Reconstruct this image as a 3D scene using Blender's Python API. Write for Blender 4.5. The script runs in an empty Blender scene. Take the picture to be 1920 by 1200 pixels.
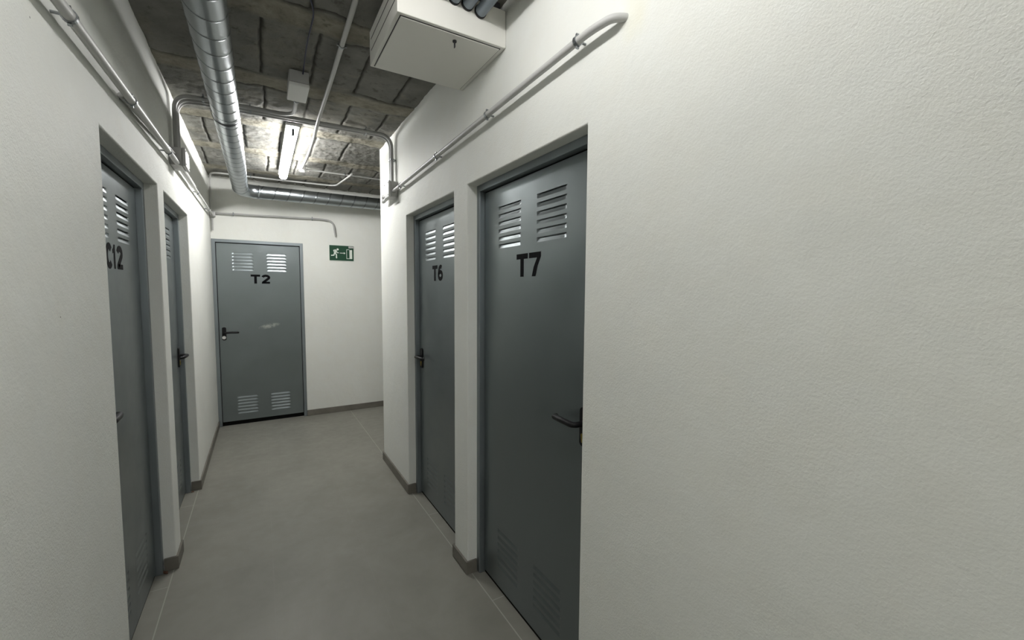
import bpy, bmesh, math, random
from mathutils import Vector, Matrix
random.seed(7)
sc = bpy.context.scene
COL = sc.collection
# ------------------------------------------------------------------ camera, world, exposure
YAW, PITCH, ROLL, FPX, EYE = 0.53689, 0.06948, 0.0061, 792.5, 1.5563
cy, sy, cp, sp = math.cos(YAW), math.sin(YAW), math.cos(PITCH), math.sin(PITCH)
Fw = Vector((sy*cp, cy*cp, -sp)); Rg = Vector((cy, -sy, 0)); Up = Rg.cross(Fw)
Rr = Rg*math.cos(ROLL) + Up*math.sin(ROLL); Ur = -Rg*math.sin(ROLL) + Up*math.cos(ROLL)
cam = bpy.data.objects.new('camera', bpy.data.cameras.new('camera')); COL.objects.link(cam)
M = Matrix((( Rr.x, Ur.x, -Fw.x, 0), (Rr.y, Ur.y, -Fw.y, 0), (Rr.z, Ur.z, -Fw.z, EYE), (0, 0, 0, 1)))
cam.matrix_world = M
cam.data.sensor_width = 36; cam.data.lens = FPX/1920*36; cam.data.clip_start = 0.02
sc.camera = cam
w = bpy.data.worlds.new('world'); sc.world = w; w.use_nodes = True
w.node_tree.nodes['Background'].inputs[0].default_value = (0.01, 0.01, 0.01, 1)
w.node_tree.nodes['Background'].inputs[1].default_value = 0.2
vs = sc.view_settings; vs.view_transform = 'Standard'; vs.look = 'None'; vs.gamma = 1; vs.use_curve_mapping = False
vs.exposure = 0.07
LAMP_A, LAMP_B, FILL_C = 74.0, 26.5, 60.0          # lamp brightness: far, overhead, fill added behind

# ------------------------------------------------------------------ place dimensions (metres)
XR, XL, H, YB, YE, YN = 0.9364, -0.4462, 2.775, 5.686, 3.86, -4.0
XA = 3.4                                             # end of the side branch
DH = 2.10

# ------------------------------------------------------------------ materials
def mat(name, base=(0.5, 0.5, 0.5), rough=0.5, metal=0.0, spec=0.5):
    m = bpy.data.materials.new(name); m.use_nodes = True
    b = m.node_tree.nodes['Principled BSDF']
    b.inputs['Base Color'].default_value = (*base, 1); b.inputs['Roughness'].default_value = rough
    b.inputs['Metallic'].default_value = metal; b.inputs['Specular IOR Level'].default_value = spec
    return m
class NT:
    def __init__(s, m): s.t = m.node_tree; s.b = s.t.nodes['Principled BSDF']
    def n(s, typ, **kw):
        x = s.t.nodes.new(typ)
        for k, v in kw.items(): setattr(x, k, v)
        return x
    def l(s, a, b): s.t.links.new(a, b)
    def co(s): return s.n('ShaderNodeTexCoord').outputs['Object']
    def noise(s, vec, scale, detail=2, rough=0.5, dist=0.0):
        x = s.n('ShaderNodeTexNoise'); x.inputs['Scale'].default_value = scale; x.inputs['Detail'].default_value = detail
        x.inputs['Roughness'].default_value = rough; x.inputs['Distortion'].default_value = dist
        s.l(vec, x.inputs['Vector']); return x.outputs['Fac']
    def ramp(s, fac, stops):
        x = s.n('ShaderNodeValToRGB'); e = x.color_ramp.elements
        while len(e) < len(stops): e.new(0.5)
        for el, (p, c) in zip(e, stops): el.position = p; el.color = (*c, 1) if len(c) == 3 else c
        s.l(fac, x.inputs[0]); return x.outputs[0]
    def math(s, op, a, b=None, c=None, clamp=False):
        x = s.n('ShaderNodeMath', operation=op); x.use_clamp = clamp
        for i, v in enumerate((a, b, c)):
            if v is None: continue
            if isinstance(v, (int, float)): x.inputs[i].default_value = v
            else: s.l(v, x.inputs[i])
        return x.outputs[0]
    def mix(s, fac, a, b, mode='MIX'):
        x = s.n('ShaderNodeMix', data_type='RGBA', blend_type=mode)
        for i, v in ((0, fac), (6, a), (7, b)):
            if isinstance(v, (int, float)): x.inputs[i].default_value = v
            elif isinstance(v, tuple): x.inputs[i].default_value = (*v, 1)
            else: s.l(v, x.inputs[i])
        return x.outputs[2]
    def bump(s, h, dist, strength=1.0, prev=None):
        x = s.n('ShaderNodeBump'); x.inputs['Distance'].default_value = dist; x.inputs['Strength'].default_value = strength
        s.l(h, x.inputs['Height'])
        if prev is not None: s.l(prev, x.inputs['Normal'])
        return x.outputs[0]
    def xyz(s, v):
        x = s.n('ShaderNodeSeparateXYZ'); s.l(v, x.inputs[0]); return x.outputs
    def seg(s, v, lo, hi, soft):           # 1 inside lo..hi with soft edges
        a = s.math('MULTIPLY', s.math('SUBTRACT', v, lo), 1/soft, clamp=True)
        b = s.math('MULTIPLY', s.math('SUBTRACT', hi, v), 1/soft, clamp=True)
        return s.math('MULTIPLY', a, b)
    def lines(s, v, pos, half):            # 1 on thin lines v = p
        r = None
        for p in pos:
            k = s.math('LESS_THAN', s.math('ABSOLUTE', s.math('SUBTRACT', v, p)), half)
            r = k if r is None else s.math('MAXIMUM', r, k)
        return r

def plaster(name, base=(0.775, 0.785, 0.745)):
    m = mat(name, base, 0.62, 0, 0.3); k = NT(m); c = k.co()
    big = k.noise(c, 1.7, 3); fine = k.noise(c, 9, 4)
    col = k.mix(k.ramp(big, [(0.35, (0, 0, 0)), (0.65, (1, 1, 1))]), tuple(x*0.965 for x in base), base)
    col = k.mix(k.ramp(fine, [(0.4, (0, 0, 0)), (0.7, (0.5, 0.5, 0.5))]), col, (base[0]*0.97, base[1]*0.955, base[2]*0.93))
    v = k.n('ShaderNodeTexVoronoi'); v.inputs['Scale'].default_value = 5.5; k.l(c, v.inputs['Vector'])
    spot = k.math('LESS_THAN', v.outputs['Distance'], 0.014)
    col = k.mix(k.math('MULTIPLY', spot, 0.75), col, (0.10, 0.095, 0.085))
    x, y, z = k.xyz(c)
    st = k.math('MULTIPLY', k.seg(y, 0.84, 0.96, 0.04), k.math('MULTIPLY', k.seg(z, 2.26, 2.48, 0.06), k.math('GREATER_THAN', x, 0.9)))
    col = k.mix(k.math('MULTIPLY', st, k.math('MULTIPLY', fine, 0.7)), col, (0.74, 0.70, 0.50))
    k.l(col, k.b.inputs['Base Color'])
    n1 = k.noise(c, 185, 2, 0.55, 0.3); n2 = k.noise(c, 34, 3, 0.5); n3 = k.noise(c, 5, 2)
    amt = k.ramp(k.noise(c, 1.3, 1), [(0.38, (0.45, 0.45, 0.45)), (0.62, (1, 1, 1))])
    h = k.math('MULTIPLY', n1, amt)
    nb = k.bump(h, 0.0019, 0.9)
    nb = k.bump(n2, 0.0022, 0.6, nb); nb = k.bump(n3, 0.010, 0.6, nb)
    k.l(nb, k.b.inputs['Normal'])
    return m
def steel(name, base, rough, metal=0.8, noise=0.06, pale_reflection=False):
    m = mat(name, base, rough, metal); k = NT(m); c = k.co()
    n = k.noise(c, 6, 4); n2 = k.noise(c, 90, 2)
    col = k.mix(n, tuple(x*(1-noise) for x in base), tuple(min(1, x*(1+noise)) for x in base))
    if pale_reflection:  # blurred lamp reflection painted as a pale patch in the leaf colour
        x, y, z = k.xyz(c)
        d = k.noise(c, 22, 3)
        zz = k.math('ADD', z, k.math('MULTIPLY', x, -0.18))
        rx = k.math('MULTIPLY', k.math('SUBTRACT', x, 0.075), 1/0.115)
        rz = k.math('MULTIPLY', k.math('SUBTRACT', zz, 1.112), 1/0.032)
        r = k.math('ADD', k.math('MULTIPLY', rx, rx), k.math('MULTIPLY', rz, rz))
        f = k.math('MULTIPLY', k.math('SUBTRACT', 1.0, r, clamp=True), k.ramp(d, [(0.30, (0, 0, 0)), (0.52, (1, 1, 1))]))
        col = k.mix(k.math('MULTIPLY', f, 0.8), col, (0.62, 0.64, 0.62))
    k.l(col, k.b.inputs['Base Color'])
    k.l(k.ramp(n, [(0.3, (rough-0.05,)*3), (0.7, (rough+0.07,)*3)]), k.b.inputs['Roughness'])
    nb = k.bump(n2, 0.0002, 0.5); nb = k.bump(k.noise(c, 3.0, 1), 0.012, 0.35, nb)
    k.l(nb, k.b.inputs['Normal'])
    return m
MW = plaster('white_plaster'); 
M_DOOR = steel('galvanised_door', (0.215, 0.243, 0.250), 0.33, 0.8)
M_DOORS = steel('galvanised_door_reflection', (0.215, 0.243, 0.250), 0.33, 0.8, pale_reflection=True)
M_FRAME = steel('galvanised_frame', (0.25, 0.28, 0.295), 0.40, 0.75)
M_DUCT = mat('spiral_duct_zinc', (0.40, 0.43, 0.45), 0.31, 1.0)
def duct_nodes():
    k = NT(M_DUCT); c = k.co(); n = k.noise(c, 7, 3)
    at = k.n('ShaderNodeAttribute', attribute_name='seam')
    col = k.mix(n, (0.37, 0.405, 0.425), (0.43, 0.46, 0.48))
    k.l(k.mix(k.math('MULTIPLY', at.outputs['Fac'], 0.85), col, (0.05, 0.055, 0.06)), k.b.inputs['Base Color'])
duct_nodes()
M_CLAMP = steel('zinc_clamp', (0.34, 0.36, 0.37), 0.28, 1.0)
M_DARKM = mat('dark_metal', (0.05, 0.05, 0.055), 0.45, 0.6)
M_BLACK = mat('black_plastic', (0.007, 0.007, 0.008), 0.5, 0, 0.3)
M_GAP = mat('gap_black', (0.004, 0.004, 0.004), 0.8, 0, 0.1)
M_INK = mat('black_vinyl', (0.004, 0.004, 0.005), 0.8, 0, 0.1)
M_CONDUIT = mat('grey_pvc_conduit', (0.36, 0.36, 0.35), 0.42)
M_CONDL = mat('light_grey_pvc_conduit', (0.50, 0.50, 0.485), 0.42)
M_BOXG = mat('grey_plastic_box', (0.42, 0.42, 0.41), 0.5)
M_WHITE = mat('white_lacquer', (0.80, 0.79, 0.74), 0.4)
M_LWHITE = mat('white_plastic', (0.8, 0.8, 0.78), 0.4)
M_TUBE = mat('blue_grey_tube', (0.20, 0.235, 0.27), 0.42)
M_BRASS = mat('brass', (0.55, 0.42, 0.12), 0.35, 1.0)
M_GREEN = mat('green_sign', (0.004, 0.052, 0.022), 0.45)
M_SIGNW = mat('sign_white', (0.72, 0.76, 0.70), 0.5)
M_WIRE = mat('dark_blue_wire', (0.015, 0.018, 0.06), 0.5)
M_DEBRIS = mat('reddish_mortar_crumbs', (0.12, 0.06, 0.04), 0.9)
def emit(name, strength, col=(1.0, 0.99, 0.975)):
    m = mat(name, (0.9, 0.9, 0.9), 0.4)
    b = m.node_tree.nodes['Principled BSDF']
    b.inputs['Emission Color'].default_value = (*col, 1); b.inputs['Emission Strength'].default_value = strength
    return m
# floor tiles
def floor_mat():
    m = mat('grey_floor_tile', (0.2, 0.2, 0.18), 0.42, 0, 0.4); k = NT(m); c = k.co(); x, y, z = k.xyz(c)
    n = k.noise(c, 2.2, 5, 0.6, 0.6); n2 = k.noise(c, 14, 4, 0.6)
    col = k.ramp(n, [(0.30, (0.205, 0.200, 0.172)), (0.70, (0.270, 0.264, 0.230))])
    col = k.mix(k.math('MULTIPLY', n2, 0.35), col, (0.205, 0.200, 0.172))
    g1 = k.lines(x, (0.017, 0.487), 0.0016)
    g2 = k.lines(y, tuple(0.845 + 0.94*i for i in range(-5, 6)), 0.0016)
    mid = k.math('MULTIPLY', k.math('GREATER_THAN', x, 0.017), k.math('LESS_THAN', x, 0.487))
    g3 = k.math('MULTIPLY', k.lines(y, tuple(0.375 + 0.94*i for i in range(-4, 7)), 0.0016), mid)
    g2 = k.math('MULTIPLY', g2, k.math('SUBTRACT', 1.0, mid))
    grout = k.math('MAXIMUM', g1, k.math('MAXIMUM', g2, g3))
    col = k.mix(k.math('MULTIPLY', grout, 0.14), col, (0.30, 0.29, 0.25))
    edge = k.lines(x, (-0.457, 0.957), 0.0028)
    col = k.mix(k.math('MULTIPLY', edge, 0.75), col, (0.40, 0.39, 0.34))
    out = k.math('MAXIMUM', k.math('GREATER_THAN', x, 0.957), k.math('LESS_THAN', x, -0.457))
    jo = k.math('MULTIPLY', k.lines(y, (1.785, 2.725, 3.70), 0.0028), out)
    col = k.mix(k.math('MULTIPLY', jo, 0.6), col, (0.38, 0.37, 0.33))
    k.l(col, k.b.inputs['Base Color'])
    k.l(k.ramp(n2, [(0.3, (0.38,)*3), (0.7, (0.52,)*3)]), k.b.inputs['Roughness'])
    k.l(k.bump(k.math('ADD', k.math('MULTIPLY', n2, 0.4), k.math('MULTIPLY', grout, -1.0)), 0.0006, 0.6), k.b.inputs['Normal'])
    return m
M_FLOOR = floor_mat()
def skirting():
    m = mat('skirting_tile', (0.15, 0.14, 0.12), 0.5); k = NT(m); c = k.co()
    k.l(k.ramp(k.noise(c, 9, 4), [(0.3, (0.135, 0.125, 0.104)), (0.7, (0.185, 0.173, 0.147))]), k.b.inputs['Base Color'])
    return m
M_SKIRT = skirting()
BAND0, BANDP = 2.97, 0.76
def ceil_mat():
    m = mat('raw_concrete_ceiling', (0.3, 0.3, 0.27), 0.9, 0, 0.15); k = NT(m); c = k.co()
    nd = k.noise(c, 3.5, 4, 0.6); nn = k.noise(c, 16, 5, 0.65); x, y, z = k.xyz(c)
    yw = k.math('ADD', y, k.math('MULTIPLY', k.math('SUBTRACT', nd, 0.5), 0.07))
    ph = k.math('FRACT', k.math('ADD', k.math('DIVIDE', k.math('SUBTRACT', yw, BAND0), BANDP), 10.5))
    dd = k.math('MULTIPLY', k.math('ABSOLUTE', k.math('SUBTRACT', ph, 0.5)), BANDP)     # metres from band centre
    band = k.math('MULTIPLY', k.math('SUBTRACT', 0.095, dd), 25, clamp=True)
    row = k.math('FLOOR', k.math('ADD', k.math('DIVIDE', k.math('SUBTRACT', yw, BAND0), BANDP), 10.0))
    block = k.ramp(k.noise(c, 4, 4, 0.6), [(0.3, (0.165, 0.163, 0.150)), (0.7, (0.27, 0.266, 0.242))])
    mort = k.ramp(k.noise(c, 7, 5, 0.7), [(0.3, (0.185, 0.172, 0.138)), (0.72, (0.37, 0.35, 0.285))])
    col = k.mix(band, block, mort)
    # smeared cement patches
    pat = k.ramp(k.noise(c, 2.6, 4, 0.65, 0.6), [(0.54, (0, 0, 0)), (0.60, (1, 1, 1))])
    col = k.mix(k.math('MULTIPLY', pat, 0.35), col, mort)
    dark = k.ramp(k.noise(c, 5.5, 5, 0.7, 0.4), [(0.30, (1, 1, 1)), (0.42, (0, 0, 0))])
    col = k.mix(k.math('MULTIPLY', dark, 0.45), col, (0.10, 0.095, 0.08))
    pits = k.ramp(nn, [(0.34, (1, 1, 1)), (0.40, (0, 0, 0))])
    col = k.mix(k.math('MULTIPLY', pits, 0.5), col, (0.09, 0.08, 0.065))
    at = k.n('ShaderNodeAttribute', attribute_name='joint')
    col = k.mix(k.math('MULTIPLY', at.outputs['Fac'], 0.85), col, (0.035, 0.033, 0.028))
    k.l(col, k.b.inputs['Base Color'])
    nb = k.bump(nn, 0.005, 0.7); nb = k.bump(k.noise(c, 90, 3, 0.6), 0.0025, 0.8, nb)
    k.l(nb, k.b.inputs['Normal'])
    return m
M_CEIL = ceil_mat()

# ------------------------------------------------------------------ mesh helpers
class MB:
    def __init__(s): s.v = []; s.f = []; s.sm = []
    def add(s, vs_, fs, smooth=False):
        o = len(s.v); s.v += [tuple(p) for p in vs_]
        s.f += [tuple(i+o for i in f) for f in fs]; s.sm += [smooth]*len(fs)
    def box(s, a, b):
        (x0, y0, z0), (x1, y1, z1) = a, b
        s.add([(x0,y0,z0),(x1,y0,z0),(x1,y1,z0),(x0,y1,z0),(x0,y0,z1),(x1,y0,z1),(x1,y1,z1),(x0,y1,z1)],
              [(0,3,2,1),(4,5,6,7),(0,1,5,4),(1,2,6,5),(2,3,7,6),(3,0,4,7)])
    def prism(s, pts, fn, t0, t1):         # fn(u, v, t) -> xyz
        n = len(pts)
        s.add([fn(u, v, t0) for u, v in pts] + [fn(u, v, t1) for u, v in pts],
              [tuple(range(n))[::-1], tuple(range(n, 2*n))] + [(i, (i+1) % n, n+(i+1) % n, n+i) for i in range(n)])
    def tube(s, path, r, seg=16, caps=True):
        P = [Vector(p) for p in path]; n = len(P)
        rr = r if isinstance(r, (list, tuple)) else [r]*n
        T = []
        for i in range(n):
            a = (P[i]-P[i-1]).normalized() if i > 0 else (P[1]-P[0]).normalized()
            b = (P[i+1]-P[i]).normalized() if i < n-1 else a
            T.append((a+b).normalized() if (a+b).length > 1e-6 else a)
        ref = Vector((0, 0, 1)) if abs(T[0].z) < 0.9 else Vector((1, 0, 0))
        N = (ref - T[0]*ref.dot(T[0])).normalized(); vs_ = []
        for i in range(n):
            N = (N - T[i]*N.dot(T[i])).normalized(); Bn = T[i].cross(N)
            for k in range(seg):
                a = 2*math.pi*k/seg
                vs_.append(P[i] + (N*math.cos(a) + Bn*math.sin(a))*rr[i])
        fs = [(i*seg+k, i*seg+(k+1) % seg, (i+1)*seg+(k+1) % seg, (i+1)*seg+k) for i in range(n-1) for k in range(seg)]
        s.add(vs_, fs, True)
        if caps:
            s.add(vs_[:seg], [tuple(range(seg))[::-1]]); s.add(vs_[-seg:], [tuple(range(seg))])
    def build(s, name, m, parent=None, loc=(0, 0, 0), bevel=0, seg=2):
        me = bpy.data.meshes.new(name); me.from_pydata(s.v, [], s.f)
        for p, q in zip(me.polygons, s.sm): p.use_smooth = q
        bm = bmesh.new(); bm.from_mesh(me)
        if not any(s.sm): bmesh.ops.remove_doubles(bm, verts=bm.verts, dist=1e-6)
        bmesh.ops.recalc_face_normals(bm, faces=bm.faces); bm.to_mesh(me); bm.free()
        me.materials.append(m); o = bpy.data.objects.new(name, me); COL.objects.link(o); o.location = loc
        if parent: o.parent = parent
        if bevel:
            b = o.modifiers.new('bevel', 'BEVEL'); b.width = bevel; b.segments = seg; b.limit_method = 'ANGLE'; b.angle_limit = 0.7
        return o
def bend(path, r=0.06, n=7):                # rounds the corners of a polyline
    P = [Vector(p) for p in path]; out = [P[0]]
    for i in range(1, len(P)-1):
        a, b = P[i-1]-P[i], P[i+1]-P[i]; d = min(r, a.length*0.49, b.length*0.49)
        p0, p2 = P[i]+a.normalized()*d, P[i]+b.normalized()*d
        for k in range(n+1):
            t = k/n; out.append(p0*(1-t)**2 + P[i]*2*t*(1-t) + p2*t*t)
    out.append(P[-1]); return out
def tag(o, label=None, cat=None, group=None, kind=None):
    if label: o['label'] = label
    if cat: o['category'] = cat
    if group: o['group'] = group
    if kind: o['kind'] = kind
    return o
def empty(name, loc=(0, 0, 0), rz=0):
    o = bpy.data.objects.new(name, None); COL.objects.link(o); o.location = loc; o.rotation_euler = (0, 0, rz)
    o.empty_display_size = 0.1; return o
def S(o, label, cat): return tag(o, label, cat, kind='structure')

# ------------------------------------------------------------------ floor, ceiling, walls
b = MB(); b.box((XL-0.3, YN-0.2, -0.12), (XA+0.2, YB+0.3, 0)); S(b.build('floor', M_FLOOR), 'grey stone-look tiled corridor floor with faint grout lines', 'floor')

def joints(x, y):                            # 0..1 how much a point of the slab lies in a block joint
    wob = 0.005*math.sin(x*9+y*3) + 0.004*math.sin(x*23+1)
    t = (y+wob-BAND0)/BANDP; row = math.floor(t); fy = t-row
    y_in = fy*BANDP
    g = 0.0
    for e in (0.092, BANDP-0.092):
        d = abs(y_in-e+0.012*math.sin(x*17+row*2))
        s = 0.5+0.5*math.sin(x*6+row*3+e*9)
        g = max(g, max(0, 1-d/0.012)*max(0, min(1, 1.7*s-0.45)))
    if 0.092 < y_in < BANDP-0.092:
        off = (0.56, 0.68, 0.60, 0.48, 0.54)[int(row) % 5]
        u = (x-off+0.003*math.sin(y*11+row)+0.0015*math.sin(y*47))/0.25; d = abs(u-round(u))*0.25
        keep = math.sin(round(u)*12.9+row*4.1) > -0.93
        if keep: g = max(g, min(1, 1.25*max(0, 1-d/0.0105)))
    return g
def make_ceiling():
    x0, x1, y0, y1 = XL-0.05, XA, YN, YB+0.05
    xs = [x0]; st = 0.008
    while xs[-1] < 1.45: xs.append(xs[-1]+st)
    while xs[-1] < x1: xs.append(xs[-1]+0.15)
    ys = [y0]
    while ys[-1] < 1.5: ys.append(ys[-1]+0.15)
    while ys[-1] < y1: ys.append(ys[-1]+st)
    import mathutils
    nz = mathutils.noise
    V = []; J = []
    for y in ys:
        for x in xs:
            g = joints(x, y) if y > 1.4 else 0
            h = 0.007*nz.noise(Vector((x*6, y*6, 0))) + 0.004*nz.noise(Vector((x*22, y*22, 3))) + 0.0025*nz.noise(Vector((x*60, y*60, 5)))
            t = (y-BAND0)/BANDP; yi = (t-math.floor(t))*BANDP
            inband = 1 if (yi < 0.115 or yi > BANDP-0.115) else 0
            h += -0.006*inband*(0.5+nz.noise(Vector((x*10, y*10, 9))))
            V.append((x, y, H+0.006+h+0.014*g)); J.append(g)
    nx = len(xs); Fc = [(j*nx+i, (j+1)*nx+i, (j+1)*nx+i+1, j*nx+i+1) for j in range(len(ys)-1) for i in range(nx-1)]
    me = bpy.data.meshes.new('ceiling'); me.from_pydata(V, [], Fc)
    a = me.attributes.new('joint', 'FLOAT', 'POINT'); a.data.foreach_set('value', J)
    for p in me.polygons: p.use_smooth = True
    me.materials.append(M_CEIL)
    o = bpy.data.objects.new('ceiling', me); COL.objects.link(o)
    sd = o.modifiers.new('thick', 'SOLIDIFY'); sd.thickness = 0.15; sd.offset = -1 if me.polygons[0].normal.z < 0 else 1
    S(o, 'raw concrete block ceiling with rough mortar bands and cracks', 'ceiling')
make_ceiling()

def wall(name, axis, pos, thick, a0, a1, openings, label, top=H+0.05):
    # outline polygon with door notches, extruded away from the corridor
    pts = [(a0, -0.001)]
    for o0, o1, oh in sorted(openings): pts += [(o0, -0.001), (o0, oh), (o1, oh), (o1, -0.001)]
    pts += [(a1, -0.001), (a1, top), (a0, top)]
    m = MB()
    if axis == 'x': m.prism(pts, lambda u, v, t: (t, u, v), pos, pos+thick)
    else: m.prism(pts, lambda u, v, t: (u, t, v), pos, pos+thick)
    o = m.build(name, MW, bevel=0.006, seg=3); S(o, label, 'wall'); return o
OPR = [(1.100, 2.034, DH), (2.212, 3.100, DH)]
OPL = [(1.961, 2.893, DH), (3.055, 3.978, DH)]
wall('wall_right', 'x', XR, 0.30, YN, YE, OPR, 'white textured plaster wall on the right with two recessed doorways')
wall('wall_left', 'x', XL, -0.30, YN, YB+0.3, OPL, 'white plaster wall on the left with two recessed doorways')
wall('wall_back', 'y', YB, 0.30, XL, XA, [(-0.4439, 0.4567, 2.104)], 'white plaster wall at the end of the corridor')
m = MB(); m.box((XR+0.30, YE-0.3, 0), (XA, YE, H+0.05)); S(m.build('wall_branch', MW), 'white wall of the side branch behind the right wall', 'wall')
m = MB(); m.box((XA, YE-0.3, 0), (XA+0.2, YB+0.3, H+0.05)); S(m.build('wall_branch_end', MW), 'white wall closing the side branch', 'wall')
m = MB(); m.box((XL-0.3, YN-0.2, 0), (XR+0.3, YN, H+0.05)); S(m.build('wall_near', MW), 'white wall closing the corridor behind the camera', 'wall')

# ------------------------------------------------------------------ skirting
BH, BT = 0.072, 0.011
def skirt(name, pieces, label):
    m = MB()
    for a, c in pieces: m.box(a, c)
    S(m.build(name, M_SKIRT, bevel=0.0015, seg=1), label, 'skirting')
rp = []
prev = YN
for o0, o1, _ in OPR:
    rp.append(((XR-BT, prev, 0), (XR, o0+0.0, BH)))
    rp.append(((XR-BT, o0, 0), (XR+0.052, o0+BT, BH))); rp.append(((XR-BT, o1-BT, 0), (XR+0.052, o1, BH)))
    prev = o1
rp.append(((XR-BT, prev, 0), (XR, YE+BT, BH))); rp.append(((XR, YE, 0), (XA, YE+BT, BH)))
skirt('baseboard_right', rp, 'dark grey tile skirting along the right wall')
lp = []; prev = YN
for o0, o1, _ in OPL:
    lp.append(((XL, prev, 0), (XL+BT, o0, BH)))
    lp.append(((XL-0.052, o0, 0), (XL+BT, o0+BT, BH))); lp.append(((XL-0.052, o1-BT, 0), (XL+BT, o1, BH)))
    prev = o1
lp.append(((XL, prev, 0), (XL+BT, YB-0.012, BH)))
skirt('baseboard_left', lp, 'dark grey tile skirting along the left wall')
skirt('baseboard_back', [((0.4567, YB-BT, 0), (XA, YB, BH))], 'dark grey tile skirting along the back wall')

# ------------------------------------------------------------------ glyphs for door numbers
def stroke(m, pts, w, fn, t0, t1, closed=False):
    P = [Vector((p[0], p[1])) for p in pts]; n = len(P); Lf = []; Rt_ = []
    for i in range(n):
        if closed: a, c = P[(i+1) % n]-P[i], P[i]-P[i-1]
        else:
            a = P[min(i+1, n-1)]-P[i] if i < n-1 else P[i]-P[i-1]; c = P[i]-P[i-1] if i > 0 else a
        d = (a.normalized()+c.normalized()).normalized(); nn = Vector((-d.y, d.x))
        k = 1/max(0.6, nn.dot(Vector((-a.normalized().y, a.normalized().x))))
        Lf.append(P[i]+nn*w/2*k); Rt_.append(P[i]-nn*w/2*k)
    for i in range(n if closed else n-1):
        j = (i+1) % n
        m.prism([tuple(Rt_[i]), tuple(Rt_[j]), tuple(Lf[j]), tuple(Lf[i])], fn, t0, t1)
def arc(cx, cy_, rx, ry, a0, a1, n=14):
    return [(cx+rx*math.cos(math.radians(a0+(a1-a0)*i/n)), cy_+ry*math.sin(math.radians(a0+(a1-a0)*i/n))) for i in range(n+1)]
def glyph(m, ch, x, w, z0, h, fn, t0, t1):
    s = 0.026
    pr = lambda pts: m.prism([(x+u*w, z0+v*h) for u, v in pts], fn, t0, t1)
    if ch == 'T':
        pr([(0, 0.77), (1, 0.77), (1, 1), (0, 1)]); pr([(0.36, 0), (0.64, 0), (0.64, 0.77), (0.36, 0.77)])
    elif ch == '7':
        pr([(0, 0.77), (0.70, 0.77), (1, 0.80), (1, 1), (0, 1)]); pr([(0.26, 0), (0.56, 0), (0.72, 0.42), (1, 0.80), (0.70, 0.77), (0.42, 0.40)])
    elif ch == '1':
        pr([(0.35, 0), (0.72, 0), (0.72, 1), (0.48, 1), (0.35, 0.86)]); pr([(0.05, 0.62), (0.35, 0.70), (0.35, 0.86), (0.05, 0.78)])
    elif ch == '2':
        c = arc(x+w*0.50, z0+h*0.69, w*0.36, h*0.20, 170, -40, 14)
        stroke(m, c + [(x+w*0.18, z0+h*0.13)], s, fn, t0, t1)
        pr([(0.02, 0), (0.97, 0), (0.97, 0.22), (0.06, 0.22)])
    elif ch == '6':
        stroke(m, arc(x+w*0.5, z0+h*0.33, w*0.35, h*0.225, 0, 360, 20)[:-1], s*0.95, fn, t0, t1, True)
        stroke(m, arc(x+w*0.55, z0+h*0.42, w*0.40, h*0.47, 62, 185, 12), s*0.95, fn, t0, t1)
    elif ch == 'C':
        stroke(m, arc(x+w*0.54, z0+h*0.5, w*0.41, h*0.40, 42, 318, 20), s, fn, t0, t1)

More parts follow.
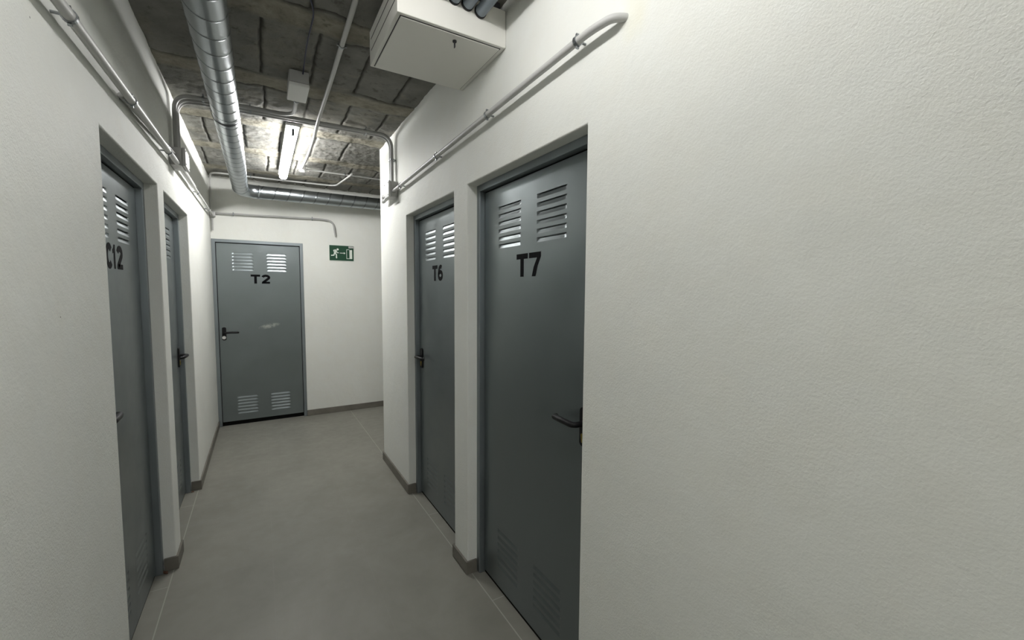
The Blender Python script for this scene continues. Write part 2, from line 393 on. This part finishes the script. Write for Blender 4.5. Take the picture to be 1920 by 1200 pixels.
# ------------------------------------------------------------------ louvred steel doors
LW, LG0 = 0.205, 0.0645                      # louvre width, gap from the centre line
def door(name, loc, rz, width, head, panel_y, frame_y, gap, number, handle_side, label, lock, cx=0.0, pale_reflection=False, numx=0.0, capital=0.103, numz=0.0):
    root = empty(name, loc, rz); S(root, label, 'door')
    hw = width/2 - 0.0005; fw = 0.034
    f = MB()                                  # frame: a U of folded channel with a small outer lip
    pts = [(-hw, 0.001), (-hw, head-0.0005), (hw, head-0.0005), (hw, 0.001), (hw-fw, 0.001), (hw-fw, head-fw), (-hw+fw, head-fw), (-hw+fw, 0.001)]
    f.prism(pts, lambda u, v, t: (u, t, v), frame_y, frame_y+0.075)
    q = 0.016
    pts2 = [(-hw+fw-0.0, 0.001), (-hw+fw, head-fw), (hw-fw, head-fw), (hw-fw, 0.001), (hw-fw-q, 0.001), (hw-fw-q, head-fw-q), (-hw+fw+q, head-fw-q), (-hw+fw+q, 0.001)]
    f.prism(pts2, lambda u, v, t: (u, t, v), panel_y+0.048, panel_y+0.056)
    f.build('door_frame', M_FRAME, root, bevel=0.0025)
    ph = hw-fw-0.0055; ztop = head-fw-0.007; zbot = gap; py = panel_y
    e = 0.0002; a_, z_ = hw-fw-e, head-fw-e
    q = MB(); q.prism([(-a_, gap), (-a_, z_), (a_, z_), (a_, gap), (ph+e, gap), (ph+e, ztop+e), (-ph-e, ztop+e), (-ph-e, gap)], lambda u, v, t: (u, t, v), py+0.003, py+0.030)
    q.box((-a_, py+0.005, 0.001), (a_, py+0.030, gap-e)); q.build('dark_gap_strip', M_GAP, root)  # black strips added to darken the gap round and under the leaf
    xs_gr = [(cx-LG0-LW, cx-LG0), (cx+LG0, cx+LG0+LW)]
    rows = []
    for base in (1.945, 0.307): rows += [(base-0.0365*k, base-0.0365*k+0.020) for k in range(6)]
    rows.sort()
    p = MB(); xc = [-ph, xs_gr[0][0], xs_gr[0][1], xs_gr[1][0], xs_gr[1][1], ph]
    zc = [zbot] + [z for r in rows for z in r] + [ztop]
    for i in range(5):
        for j in range(len(zc)-1):
            x0, x1, z0, z1 = xc[i], xc[i+1], zc[j], zc[j+1]
            if i in (1, 3) and j % 2 == 1:    # a louvre pressed inwards, open along its top edge
                nxn, nzn, D = 24, 5, 0.0062; V = []
                for a in range(nzn+1):
                    t = a/nzn
                    for c in range(nxn+1):
                        u = c/nxn; xx = x0+(x1-x0)*u; e = min(xx-x0, x1-xx)/0.014
                        prof = 1.0 if e >= 1 else math.sin(e*math.pi/2)
                        V.append((xx, py + D*prof*math.sin(t*math.pi/2)**1.25, z0+(z1-z0)*t))
                p.add(V, [(a*(nxn+1)+c, a*(nxn+1)+c+1, (a+1)*(nxn+1)+c+1, (a+1)*(nxn+1)+c) for a in range(nzn) for c in range(nxn)], True)
            else:
                p.add([(x0, py, z0), (x1, py, z0), (x1, py, z1), (x0, py, z1)], [(0, 1, 2, 3)])
    yb = py+0.042                             # folded sides and back sheet
    p.add([(-ph,py,zbot),(ph,py,zbot),(ph,py,ztop),(-ph,py,ztop),(-ph,yb,zbot),(ph,yb,zbot),(ph,yb,ztop),(-ph,yb,ztop)],
          [(0,4,5,1),(1,5,6,2),(2,6,7,3),(3,7,4,0),(4,7,6,5)])
    me = bpy.data.meshes.new('door_leaf'); me.from_pydata(p.v, [], p.f)
    for po, q_ in zip(me.polygons, p.sm): po.use_smooth = q_
    me.materials.append(M_DOORS if pale_reflection else M_DOOR)
    lf = bpy.data.objects.new('door_leaf', me); COL.objects.link(lf); lf.parent = root
    fn = lambda u, v, t: (u, t, v)
    if number:
        g = MB(); ws = {'T': 0.093, '7': 0.090, '2': 0.088, '6': 0.086, '1': 0.05, 'C': 0.078}
        tot = sum(ws[c] for c in number)+0.012*(len(number)-1); x = cx+numx-tot/2
        for c in number: glyph(g, c, x, ws[c], 1.722+numz-capital, capital, fn, py-0.0012, py-0.0002); x += ws[c]+0.012
        tag(g.build('door_number', M_INK, root), 'black number %s' % number)
    hx = handle_side*(ph-0.044)
    hp = MB(); pts = arc(hx, 1.113, 0.020, 0.014, 0, 180, 10) + arc(hx, 0.992, 0.020, 0.014, 180, 360, 10)
    hp.prism(pts, fn, py-0.009, py)
    plate = hp.build('handle_plate', M_BLACK, root, bevel=0.002)
    lv = MB(); d = -handle_side
    path = bend([(hx, py-0.008, 1.066), (hx, py-0.055, 1.066), (hx+d*0.075, py-0.056, 1.069), (hx+d*0.128, py-0.047, 1.066), (hx+d*0.134, py-0.030, 1.064)], 0.022, 6)
    lv.tube(path, [0.011 if i < 3 else 0.0100+0.0015*math.sin(min(1, i/len(path))*math.pi) for i in range(len(path))], 12)
    lv.build('door_handle', M_BLACK, root)
    ky = MB()
    if lock == 'white':
        ky.tube([(hx-0.002, py-0.009, 1.010), (hx-0.002, py-0.022, 1.010)], [0.019, 0.017], 20); tag(ky.build('lock_cylinder', M_LWHITE, root), 'white round lock cover')
    else:
        ky.prism(arc(hx, 1.022, 0.0065, 0.0075, 0, 180, 8)+arc(hx, 1.006, 0.004, 0.012, 180, 360, 8), fn, py-0.013, py-0.008)
        tag(ky.build('lock_cylinder', M_BRASS, root), 'brass lock cylinder')
    return root
door('door_1', ((-0.4439+0.4567)/2, YB, 0), 0, 0.9006, 2.104, 0.020, -0.004, 0.046, 'T2', -1, 'grey steel louvred door numbered T2 at the corridor end', 'white', cx=0.003, pale_reflection=True)
door('door_2', (XR, (2.212+3.100)/2, 0), -math.pi/2, 0.888, DH, 0.085, 0.055, 0.020, 'T6', -1, 'grey steel louvred door numbered T6, farther of two on the right wall', 'brass', cx=0.0, numx=-0.035)
door('door_3', (XR, (1.100+2.034)/2, 0), -math.pi/2, 0.934, DH, 0.085, 0.055, 0.020, 'T7', 1, 'grey steel louvred door numbered T7, nearer of two on the right wall', 'brass', cx=-0.012, numx=0.0)
door('door_4', (XL, (1.961+2.893)/2, 0), math.pi/2, 0.932, DH, 0.085, 0.055, 0.020, 'C12', -1, 'grey steel louvred door with a number ending in 2, nearer door on the left wall', 'brass', cx=0.012, numx=0.001, numz=0.020)
door('door_5', (XL, (3.055+3.978)/2, 0), math.pi/2, 0.923, DH, 0.085, 0.055, 0.020, '', 1, 'narrowly seen grey louvred door on the left wall, nearest the corridor end', 'brass', cx=0.0)

# ------------------------------------------------------------------ conduit helpers
def clamp_ring(parent, p, axis, r, wall_dir, gap):
    # saddle ring round the pipe, its foot to the wall and a screw head
    m = MB(); P = Vector(p); A = Vector(axis).normalized(); Wd = Vector(wall_dir).normalized(); Sd = A.cross(Wd)
    n = 20; w_ = 0.006
    def ring(ro, ri):
        V = []
        for t in (-w_, w_):
            for rad in (ro, ri):
                for k in range(n):
                    a = 2*math.pi*k/n; V.append(P+A*t+(Wd*math.cos(a)+Sd*math.sin(a))*rad)
        F_ = []
        for k in range(n):
            j = (k+1) % n
            F_ += [(k, j, 2*n+j, 2*n+k), (n+k, 3*n+k, 3*n+j, n+j), (k, n+k, n+j, j), (2*n+k, 2*n+j, 3*n+j, 3*n+k)]
        m.add(V, F_, False)
    ring(r+0.0038, r+0.0006)
    if gap-r > 0.004: m.tube([P+Wd*(r+0.001), P+Wd*(gap-0.0005)], 0.0042, 8)
    for sgn in (1, -1):                       # closing ears with screws
        e = P+Sd*sgn*(r+0.0075)
        m.tube([e-Wd*0.005, e+Wd*0.004], 0.0046, 10)
    return m.build('pipe_clamp', M_CLAMP, parent)
def conduit(name, label, path, r, m_, clamps=(), cat='conduit', group=None, rbend=0.06, origin=None, seg=16):
    b0 = Vector(path[0]); root = empty(name, b0); tag(root, label, cat, group)
    mb = MB(); mb.tube([p-b0 for p in bend(path, rbend)], r, seg); mb.build('pipe', m_, root)
    for p, ax, wd, gap in clamps:
        c = clamp_ring(root, (0, 0, 0), ax, r, wd, gap); c.location = Vector(p)-b0
    return root
CR = 0.0125
# right wall conduit
g = 0.034
zr = lambda y: 2.312 + (3.3-y)*0.021
conduit('wall_conduit', 'grey conduit clipped high on the right wall, bending into the plaster above T7',
        [(XR+0.02, 0.930, zr(1)-0.012), (XR-g+0.006, 0.958, zr(1)-0.008), (XR-g, 1.05, zr(1.05)), (XR-g, 3.298, zr(3.3))], CR, M_CONDL,
        [((XR-g, y, zr(y)), (0, 1, -0.02), (1, 0, 0), g) for y in (1.115, 1.745, 2.385, 3.12)], rbend=0.05)
# left wall conduit, near and far lengths
zl = lambda y: 2.268 + (y-1.5)*0.028
g = 0.036
conduit('wall_conduit', 'thick grey conduit along the top of the left wall, running to the wall box',
        [(XL+g, YN+0.3, zl(-0.5)), (XL+g, 1.5, zl(1.5)), (XL+g, 3.298, zl(3.3))], 0.0145, M_CONDL,
        [((XL+g, y, zl(y)), (0, 1, 0.028), (-1, 0, 0), g) for y in (0.2, 1.60, 2.235, 3.02)], rbend=0.01)
conduit('wall_conduit', 'thin grey conduit rising from behind the thick one to the left wall box',
        [(XL+0.010, 2.20, 2.292), (XL+0.018, 2.60, 2.318), (XL+0.022, 3.298, 2.372)], 0.009, M_CONDL, [], rbend=0.05)
conduit('wall_conduit', 'grey conduit on the left wall between the wall box and the far corner',
        [(XL+0.03, 3.462, 2.338), (XL+0.03, 5.615, 2.352)], 0.0105, M_CONDL,
        [((XL+0.03, y, 2.345), (0, 1, 0), (-1, 0, 0), 0.03) for y in (4.35, 5.2)], rbend=0.01)
s_ = MB(); s_.tube([(XL+0.03, 3.46, 2.338), (XL+0.03, 4.1, 2.342)], 0.0165, 16)
tag(s_.build('conduit_sleeve', M_CONDL), 'wider light sleeve on the left wall conduit just past the wall box', 'conduit sleeve')

# wall boxes
def wallbox(name, label, x0, x1, y0, y1, z0, z1, face):
    cx_, cy_ = (x0+x1)/2, (y0+y1)/2; root = empty(name, (cx_, cy_, z0)); tag(root, label, 'junction box')
    hx_, hy_, hz = (x1-x0)/2, (y1-y0)/2, z1-z0
    m = MB(); fx = hx_*face
    lid = 0.018
    if face > 0: m.box((-hx_, -hy_, 0), (hx_-lid, hy_, hz))
    else: m.box((-hx_+lid, -hy_, 0), (hx_, hy_, hz))
    m.build('box_body', M_BOXG, root, bevel=0.004)
    m = MB()
    if face > 0: m.box((hx_-lid+0.001, -hy_-0.002, -0.002), (hx_, hy_+0.002, hz+0.002))
    else: m.box((-hx_, -hy_-0.002, -0.002), (-hx_+lid-0.001, hy_+0.002, hz+0.002))
    m.build('box_lid', M_BOXG, root, bevel=0.004)
    for a in (-1, 1):
        for c in (0.014, hz-0.014):
            m = MB(); m.tube([(fx-0.002*face, a*(hy_-0.014), c), (fx+0.002*face, a*(hy_-0.014), c)], 0.0045, 10); m.build('lid_screw', M_DARKM, root)
    return root
wallbox('wall_junction_box', 'grey plastic junction box on the right wall near its end', XR-0.072, XR, 3.30, 3.435, 2.268, 2.386, -1)
wallbox('wall_junction_box', 'grey plastic junction box high on the left wall above the pier', XL, XL+0.08, 3.30, 3.46, 2.305, 2.412, 1)
for z, lb in ((2.318, 'upper short grey conduit stub leaving the right wall box'), (2.285, 'lower short grey conduit stub leaving the right wall box')):
    m = MB(); m.tube(bend([(XR-0.040, 3.437, z), (XR-0.040, 3.60, z-0.004)], 0.01), 0.0135, 16)
    m.tube([(XR-0.040, 3.56, z-0.003), (XR-0.040, 3.585, z-0.0035)], 0.0165, 16); m.tube([(XR-0.040, 3.60, z-0.004), (XR-0.040, 3.612, z-0.004)], [0.0150, 0.008], 16)
    tag(m.build('conduit_stub', M_CONDL), lb, 'conduit')

# conduits over the ceiling: two go wall to wall, one feeds the ceiling box
zc = H-0.036
ceil_clip = lambda x, y: ((x, y, zc), (1, 0, 0), (0, 0, 1), 0.03)
g = 0.030
conduit('ceiling_conduit', 'grey conduit crossing the ceiling wall to wall, the one nearer the glowing lamp',
        [(XL+g, 3.432, 2.413), (XL+g, 3.432, zc), (XR-g, 3.432-0.04, zc), (XR-g, 3.392, 2.388)], CR, M_CONDUIT,
        [((x, 3.41, zc), (1, 0, 0), (0, 0, 1), 0.036) for x in (-0.27, -0.02, 0.72)] + [((XR-g, 3.392, 2.56), (0, 0, 1), (1, 0, 0), 0.03)], rbend=0.10)
conduit('ceiling_conduit', 'grey conduit crossing the ceiling wall to wall, the one nearer the camera',
        [(XL+g, 3.392, 2.413), (XL+g, 3.392, zc), (XR-g, 3.392-0.04, zc), (XR-g, 3.352, 2.388)], CR, M_CONDUIT,
        [((x, 3.37, zc), (1, 0, 0), (0, 0, 1), 0.036) for x in (-0.27, -0.02, 0.72)] + [((XR-g, 3.352, 2.56), (0, 0, 1), (1, 0, 0), 0.03)], rbend=0.10)
conduit('ceiling_conduit', 'grey conduit curving from the left wall up to the ceiling junction box',
        [(XL+g, 3.345, 2.413), (XL+g, 3.345, zc), (0.232, 3.325, zc), (0.232, 2.962, zc)], CR, M_CONDUIT,
        [((-0.27, 3.34, zc), (1, 0, 0), (0, 0, 1), 0.03), ((0.232, 3.06, zc), (0, 1, 0), (0, 0, 1), 0.03)], rbend=0.09)
# ceiling junction box and its wire
root = empty('ceiling_junction_box', (0.225, 2.84, H)); tag(root, 'white square junction box on the ceiling beside the round duct', 'junction box')
m = MB(); m.box((-0.050, -0.115, -0.062), (0.050, 0.115, 0.004)); m.build('box_body', M_BOXG, root, bevel=0.005)
m = MB(); m.box((-0.052, -0.117, -0.082), (0.052, 0.117, -0.063)); m.build('box_lid', M_LWHITE, root, bevel=0.005)
m = MB(); m.tube(bend([(0.206, 2.00, H-0.001), (0.243, 2.12, H-0.004), (0.236, 2.40, H-0.006), (0.244, 2.722, H-0.012)], 0.08), 0.0035, 8)
tag(m.build('ceiling_wire', M_WIRE), 'thin dark blue wire along the ceiling into the junction box', 'cable')

# pale flexible pipe running along the ceiling and sagging under the conduits
pth = [(0.362, 0.9, H-0.016), (0.378, 1.91, H-0.018), (0.388, 2.72, H-0.020), (0.386, 3.12, 2.742), (0.380, 3.30, 2.712), (0.382, 3.52, 2.690), (0.384, 3.72, 2.686), (0.386, 4.05, 2.690), (0.388, 4.45, 2.722), (0.390, 4.72, 2.748)]
conduit('hanging_pipe', 'pale grey flexible pipe running along the ceiling and sagging beside the glowing lamp', pth, 0.0115, M_CONDL,
        [((0.383, 2.30, H-0.019), (0, 1, 0), (0, 0, 1), 0.02)], cat='pipe', rbend=0.12)
m = MB(); m.tube([(0.399, 4.765, H-0.045), (0.399, 4.765, H+0.003)], 0.030, 20); m.tube([(0.399, 4.765, H-0.052), (0.399, 4.765, H-0.045)], [0.022, 0.030], 20)
tag(m.build('round_ceiling_box', M_LWHITE), 'small round white box on the ceiling at the end of the sagging pipe', 'junction box')
# thin conduits at the far end of the ceiling
zt = H-0.018
conduit('thin_ceiling_conduit', 'thin grey conduit from the round ceiling box towards the side branch',
        [(0.432, 4.785, zt), (0.80, 4.79, zt), (1.9, 4.80, zt)], 0.007, M_CONDL, [((x, 4.79, zt), (1, 0, 0), (0, 0, 1), 0.02) for x in (0.80, 1.25)], rbend=0.02)
conduit('thin_ceiling_conduit', 'thin grey conduit rising in the back left corner and crossing the far ceiling',
        [(XL+0.020, 5.600, 2.40), (XL+0.020, 5.600, zt), (-0.395, 5.42, zt), (0.16, 5.405, zt), (0.79, 5.36, zt), (0.845, 4.74, zt-0.014), (0.845, 4.66, zt-0.016)], 0.009, M_CONDL,
        [((-0.05, 5.41, zt), (1, 0, 0), (0, 0, 1), 0.02)], rbend=0.09)
# back wall conduits and corner tee
g = 0.022
m = MB(); m.box((XL+0.004, 5.612, 2.335), (XL+0.055, YB-0.002, 2.392)); tag(m.build('corner_tee_box', M_CONDL, bevel=0.006), 'small light grey tee box in the far left corner above door T2', 'junction box')
conduit('back_wall_conduit', 'grey conduit over door T2 along the back wall, bending down to the exit sign',
        [(XL+0.057, YB-g, 2.376), (0.66, YB-g, 2.406), (0.800, YB-g, 2.392), (0.822, YB-g, 2.215)], 0.0105, M_CONDUIT,
        [((-0.23, YB-g, 2.380), (1, 0, 0), (0, 1, 0), g), ((0.565, YB-g, 2.403), (1, 0, 0), (0, 1, 0), g)], rbend=0.07)
m = MB(); m.tube([(XL+0.022, YB-g, 2.333), (XL+0.022, YB-g, 2.19)], 0.008, 12); tag(m.build('conduit_drop', M_CONDUIT), 'short vertical conduit drop in the corner left of door T2', 'conduit')

# ------------------------------------------------------------------ spiral duct
def duct():
    r0 = 0.070; zc_ = 2.602; xd = -0.143; root = empty('ventilation_duct', (xd, 1.0, zc_)); tag(root, 'galvanised spiral duct under the ceiling, turning right at the corridor end', 'duct')
    path = [Vector((xd, YN+0.02, zc_))]
    step = 0.003; y = 1.4
    while y < 5.27: path.append(Vector((xd, y, zc_))); y += step
    R_ = 0.145; c = Vector((xd+R_, 5.275, zc_))
    for k in range(1, 16):
        a = math.pi-math.pi/2*k/16; path.append(c+Vector((math.cos(a)*R_, math.sin(a)*R_, 0)))
    x = xd+R_
    while x < 2.6: path.append(Vector((x, 5.275+R_, zc_+0.010*(x-xd-R_)/1.2))); x += step
    seg = 56; V = []; SM = []; Fc = []; s_len = 0; pitch = 0.1365
    N = None
    for i, p in enumerate(path):
        t = (path[min(i+1, len(path)-1)]-path[max(i-1, 0)]).normalized()
        if i: s_len += (p-path[i-1]).length
        nrm = Vector((0, 0, 1)); bn = t.cross(nrm)
        elbow = 5.26 < p.y and p.x < xd+R_
        for k in range(seg):
            a = 2*math.pi*k/seg
            ph = ((s_len/pitch + k/seg) % 1.0); d = min(ph, 1-ph)*pitch
            bulge = 0.0024*max(0, 1-d/0.0055); sm = max(0, 1-abs(d-0.003)/0.0035)
            rib = 0
            if elbow: bulge = 0; rib = 0.0; sm = 0
            SM.append(sm)
            V.append(p-path_o + (nrm*math.cos(a)+bn*math.sin(a))*(r0+bulge+rib))
    n = len(path)
    Fc = [(i*seg+k, i*seg+(k+1) % seg, (i+1)*seg+(k+1) % seg, (i+1)*seg+k) for i in range(n-1) for k in range(seg)]
    m = MB(); m.add(V, Fc, True); dp = m.build('duct_pipe', M_DUCT, root)
    a_ = dp.data.attributes.new('seam', 'FLOAT', 'POINT'); a_.data.foreach_set('value', SM)
    # collars of the elbow
    for p, ax in ((Vector((xd, 5.25, zc_)), Vector((0, 1, 0))), (Vector((xd+R_+0.025, 5.275+R_, zc_)), Vector((1, 0, 0)))):
        m = MB(); m.tube([p-path_o-ax*0.012, p-path_o-ax*0.008, p-path_o+ax*0.008, p-path_o+ax*0.012], [r0, r0+0.004, r0+0.004, r0], 40, False)
        m.build('elbow_collar', M_DUCT, root)
    for yy in (3.12,):
        q = MB(); n_ = 40; V = []
        for t in (-0.009, 0.009):
            for rad in (r0+0.0045, r0+0.0025):
                V += [Vector((xd, yy+t, zc_))-path_o+Vector((math.sin(2*math.pi*k/n_)*rad, 0, math.cos(2*math.pi*k/n_)*rad)) for k in range(n_)]
        F_ = []
        for k in range(n_):
            j = (k+1) % n_; F_ += [(k, j, 2*n_+j, 2*n_+k), (n_+k, 3*n_+k, 3*n_+j, n_+j), (k, n_+k, n_+j, j), (2*n_+k, 2*n_+j, 3*n_+j, 3*n_+k)]
        q.add(V, F_)
        q.tube([Vector((xd, yy, zc_+r0+0.003))-path_o, Vector((xd, yy, H+0.004))-path_o], 0.004, 8)
        q.build('hanging_strap', M_DARKM, root)
path_o = Vector((-0.143, 1.0, 2.602))
duct()

# ------------------------------------------------------------------ lamps
def lamp(name, label, x, y0, y1, strength):
    L_ = y1-y0; root = empty(name, (x, (y0+y1)/2, H)); tag(root, label, 'ceiling lamp'); h = L_/2
    zt_ = -0.072
    m = MB(); n = 20; V = []                   # rounded translucent cover, flat on top
    stations = [(-h, 0.55), (-h+0.008, 0.82), (-h+0.022, 0.97), (-h+0.04, 1), (h-0.04, 1), (h-0.022, 0.97), (h-0.008, 0.82), (h, 0.55)]
    for y, s in stations:
        for k in range(n+1):
            a = math.pi*k/n; V.append((0.035*math.cos(a)*s, y, zt_+0.030-0.026*math.sin(a)*s-0.024*min(1, math.sin(a)*3)*s))
    w_ = n+1
    F_ = [(i*w_+k, i*w_+k+1, (i+1)*w_+k+1, (i+1)*w_+k) for i in range(len(stations)-1) for k in range(n)]
    F_ += [tuple(range(w_)), tuple(reversed(range((len(stations)-1)*w_, len(stations)*w_)))]
    F_ += [((i+1)*w_, (i+1)*w_+n, i*w_+n, i*w_) for i in range(len(stations)-1)]
    m.add(V, F_, True); m.build('lamp_cover', emit('glowing_cover_%.1f' % y0, strength), root)
    m = MB(); m.box((-0.045, -h-0.002, zt_+0.0305), (0.045, h+0.002, zt_+0.052)); m.build('lamp_housing', M_BOXG, root, bevel=0.004)
    for yy in (-h+0.10, h-0.10):
        m = MB(); m.box((-0.020, yy-0.012, zt_+0.052), (0.020, yy+0.012, 0.006)); m.build('mounting_bracket', M_DARKM, root)
    for yy in (-h+0.035, h-0.035):
        m = MB()
        m.prism([(-0.009, zt_-0.021), (0.009, zt_-0.021), (0.009, zt_+0.012), (-0.009, zt_+0.012)], lambda u, v, t: (u, t, v), yy-0.040 if yy < 0 else yy+0.030, yy-0.030 if yy < 0 else yy+0.040)
        m.box((-0.009, yy-0.036, zt_-0.024), (0.009, yy+0.014, zt_-0.0185)) if yy < 0 else m.box((-0.009, yy-0.014, zt_-0.024), (0.009, yy+0.036, zt_-0.0185))
        m.build('end_clip', M_DARKM, root)
    return root
lamp('ceiling_lamp', 'glowing white tube lamp on the ceiling beyond the crossing conduits', 0.240, 3.52, 5.05, LAMP_A)
def fill_batten(label, x, y0, y1, strength):  # unseen lamp added behind the camera as fill for the walls
    root = empty('ceiling_lamp', (x, (y0+y1)/2, H)); tag(root, label, 'ceiling lamp'); h = (y1-y0)/2
    m = MB(); m.box((-0.065, -h, -0.085), (0.065, h, -0.060)); m.box((-0.045, -h+0.02, -0.060), (0.045, h-0.02, 0.004)); m.build('lamp_housing', M_LWHITE, root, bevel=0.003)
    m = MB(); m.box((-0.060, -h+0.006, -0.094), (0.060, h-0.006, -0.0855)); m.build('lamp_cover', emit('fill_panel_%.1f' % y0, strength), root, bevel=0.003)
lamp('ceiling_lamp', 'tube lamp on the ceiling just above the camera, out of the picture', 0.36, 0.05, 1.45, LAMP_B)
fill_batten('long flat fill light added on the ceiling far behind the camera, out of the picture', 0.24, -2.9, -1.7, FILL_C)

# ------------------------------------------------------------------ overhead cabinet and tubes
X0, X1, Y0, Y1, Z0, Z1 = 0.470, XR-0.001, 1.637, 2.092, 2.590, 2.742
root = empty('ceiling_cabinet', ((X0+X1)/2, (Y0+Y1)/2, Z0)); tag(root, 'white metal cabinet fixed between ceiling and right wall with its door facing down', 'electrical cabinet')
hx, hy, hz = (X1-X0)/2, (Y1-Y0)/2, Z1-Z0
m = MB(); m.box((-hx, -hy, 0.0), (hx, hy, hz)); bo = m.build('cabinet_body', M_WHITE, root, bevel=0.003)
m = MB(); m.box((-hx+0.018, -hy+0.018, -0.0045), (hx-0.022, hy-0.018, -0.001)); m.build('cabinet_door', M_WHITE, root, bevel=0.0015)
m = MB()
for a, c in (((-hx+0.0145, -hy+0.0145), (-hx+0.018, hy-0.0145)), ((hx-0.022, -hy+0.0145), (hx-0.0185, hy-0.0145)), ((-hx+0.018, -hy+0.0145), (hx-0.022, -hy+0.018)), ((-hx+0.018, hy-0.018), (hx-0.022, hy-0.0145))):
    m.box((*a, -0.0012), (*c, 0.0))
m.build('door_gap', M_DARKM, root)
m = MB(); m.tube([(0.02, -hy+0.055, -0.0045), (0.02, -hy+0.055, -0.010)], 0.0085, 16); m.box((0.0185, -hy+0.050, -0.032), (0.0215, -hy+0.060, -0.010)); m.build('key', M_DARKM, root)
m = MB()
for z in (0.055, 0.105): m.box((-hx-0.0008, -hy+0.03, z), (-hx+0.002, hy-0.03, z+0.004))
m.build('side_slots', M_DARKM, root)
m = MB(); m.box((-hx+0.02, -hy+0.02, hz), (hx-0.02, hy-0.02, H+0.004-Z0)); m.build('mounting_rail', M_DARKM, root)
for i, (x, z) in enumerate(((0.640, 2.716), (0.697, 2.712), (0.754, 2.708), (0.812, 2.697))):
    lb = ('leftmost', 'second from left', 'third from left', 'rightmost and lowest')[i]
    rt = empty('corrugated_tube', (x, Y0, z)); tag(rt, 'blue-grey tube entering the ceiling cabinet, %s of the four' % lb, 'tube', 'blue-grey tubes of the ceiling cabinet')
    t = MB(); t.tube([(0, 0.0, 0), (0, -0.5, 0), (0, -3.0, 0)], 0.0235, 24); t.build('tube_body', M_TUBE, rt)
    t = MB(); t.tube([(0, -0.010, 0), (0, 0.0, 0)], 0.0258, 24); t.build('end_rim', M_BLACK, rt)

# ------------------------------------------------------------------ exit sign
root = empty('exit_sign', (0.893, YB, 1.912)); tag(root, 'green emergency exit sign with running figure and arrow on the back wall', 'sign')
fn = lambda u, v, t: (u, t, v)
W2, HH = 0.147, 0.197
m = MB(); m.box((-W2, -0.004, 0), (W2, -0.0003, HH)); m.build('sign_border', M_SIGNW, root)
m = MB(); m.box((-W2+0.005, -0.0048, 0.005), (W2-0.005, -0.0041, HH-0.005)); m.build('sign_plate', M_GREEN, root)
m = MB(); a, c = -0.0056, -0.0050
# running figure
m.prism(arc(-0.046, 0.143, 0.0125, 0.0125, 0, 360, 16)[:-1], fn, a, c)
stroke(m, [(-0.088, 0.112), (-0.092, 0.130), (-0.072, 0.136), (-0.058, 0.128)], 0.011, fn, a, c)
stroke(m, [(-0.064, 0.130), (-0.082, 0.092)], 0.024, fn, a, c)
stroke(m, [(-0.062, 0.124), (-0.052, 0.102), (-0.034, 0.102)], 0.010, fn, a, c)
stroke(m, [(-0.084, 0.096), (-0.092, 0.070), (-0.124, 0.066)], 0.013, fn, a, c)
stroke(m, [(-0.080, 0.094), (-0.062, 0.080), (-0.062, 0.040), (-0.056, 0.036)], 0.013, fn, a, c)
m.build('running_figure', M_SIGNW, root)
m = MB(); m.prism([(-0.022, 0.096), (0.026, 0.096), (0.026, 0.086), (0.044, 0.099), (0.026, 0.112), (0.026, 0.103), (-0.022, 0.103)], fn, a, c); m.build('arrow', M_SIGNW, root)
m = MB()
m.prism([(0.088, 0.040), (0.118, 0.030), (0.124, 0.030), (0.124, 0.148), (0.092, 0.148), (0.092, 0.132), (0.092, 0.044)], fn, a, c)
m.box((0.056, a, 0.030), (0.061, c, 0.148)); m.box((0.061, a, 0.030), (0.118, c, 0.036)); m.box((0.061, a, 0.142), (0.118, c, 0.148))
m.build('door_symbol', M_SIGNW, root)
m = MB(); m.box((0.082, -0.0062, 0.163), (W2-0.001, -0.0051, 0.187)); m.build('corner_sticker', mat('grey_sticker', (0.45, 0.44, 0.43), 0.6), root)

# ------------------------------------------------------------------ crumbs of mortar at the left door frames
for (x, y, s, lb) in ((XL-0.045, 2.865, 1.0, 'small reddish mortar crumbs at the foot of the nearer left door frame'), (XL-0.045, 3.952, 0.6, 'small reddish mortar crumbs at the foot of the far left door frame')):
    m = MB()
    for k in range(9):
        a = random.uniform(0, 6.3); d = random.uniform(0, 0.020)*s; r = random.uniform(0.004, 0.009)*s
        bm = bmesh.new(); bmesh.ops.create_icosphere(bm, subdivisions=1, radius=r)
        V = [(v.co.x*random.uniform(.7, 1.3)+d*math.cos(a), v.co.y*random.uniform(.7, 1.3)+d*math.sin(a), max(0, v.co.z*0.8+r*0.6)) for v in bm.verts]
        m.add(V, [tuple(v.index for v in f.verts) for f in bm.faces]); bm.free()
    tag(m.build('mortar_crumbs', M_DEBRIS, loc=(x, y, 0.0)), lb, 'debris', kind='stuff')
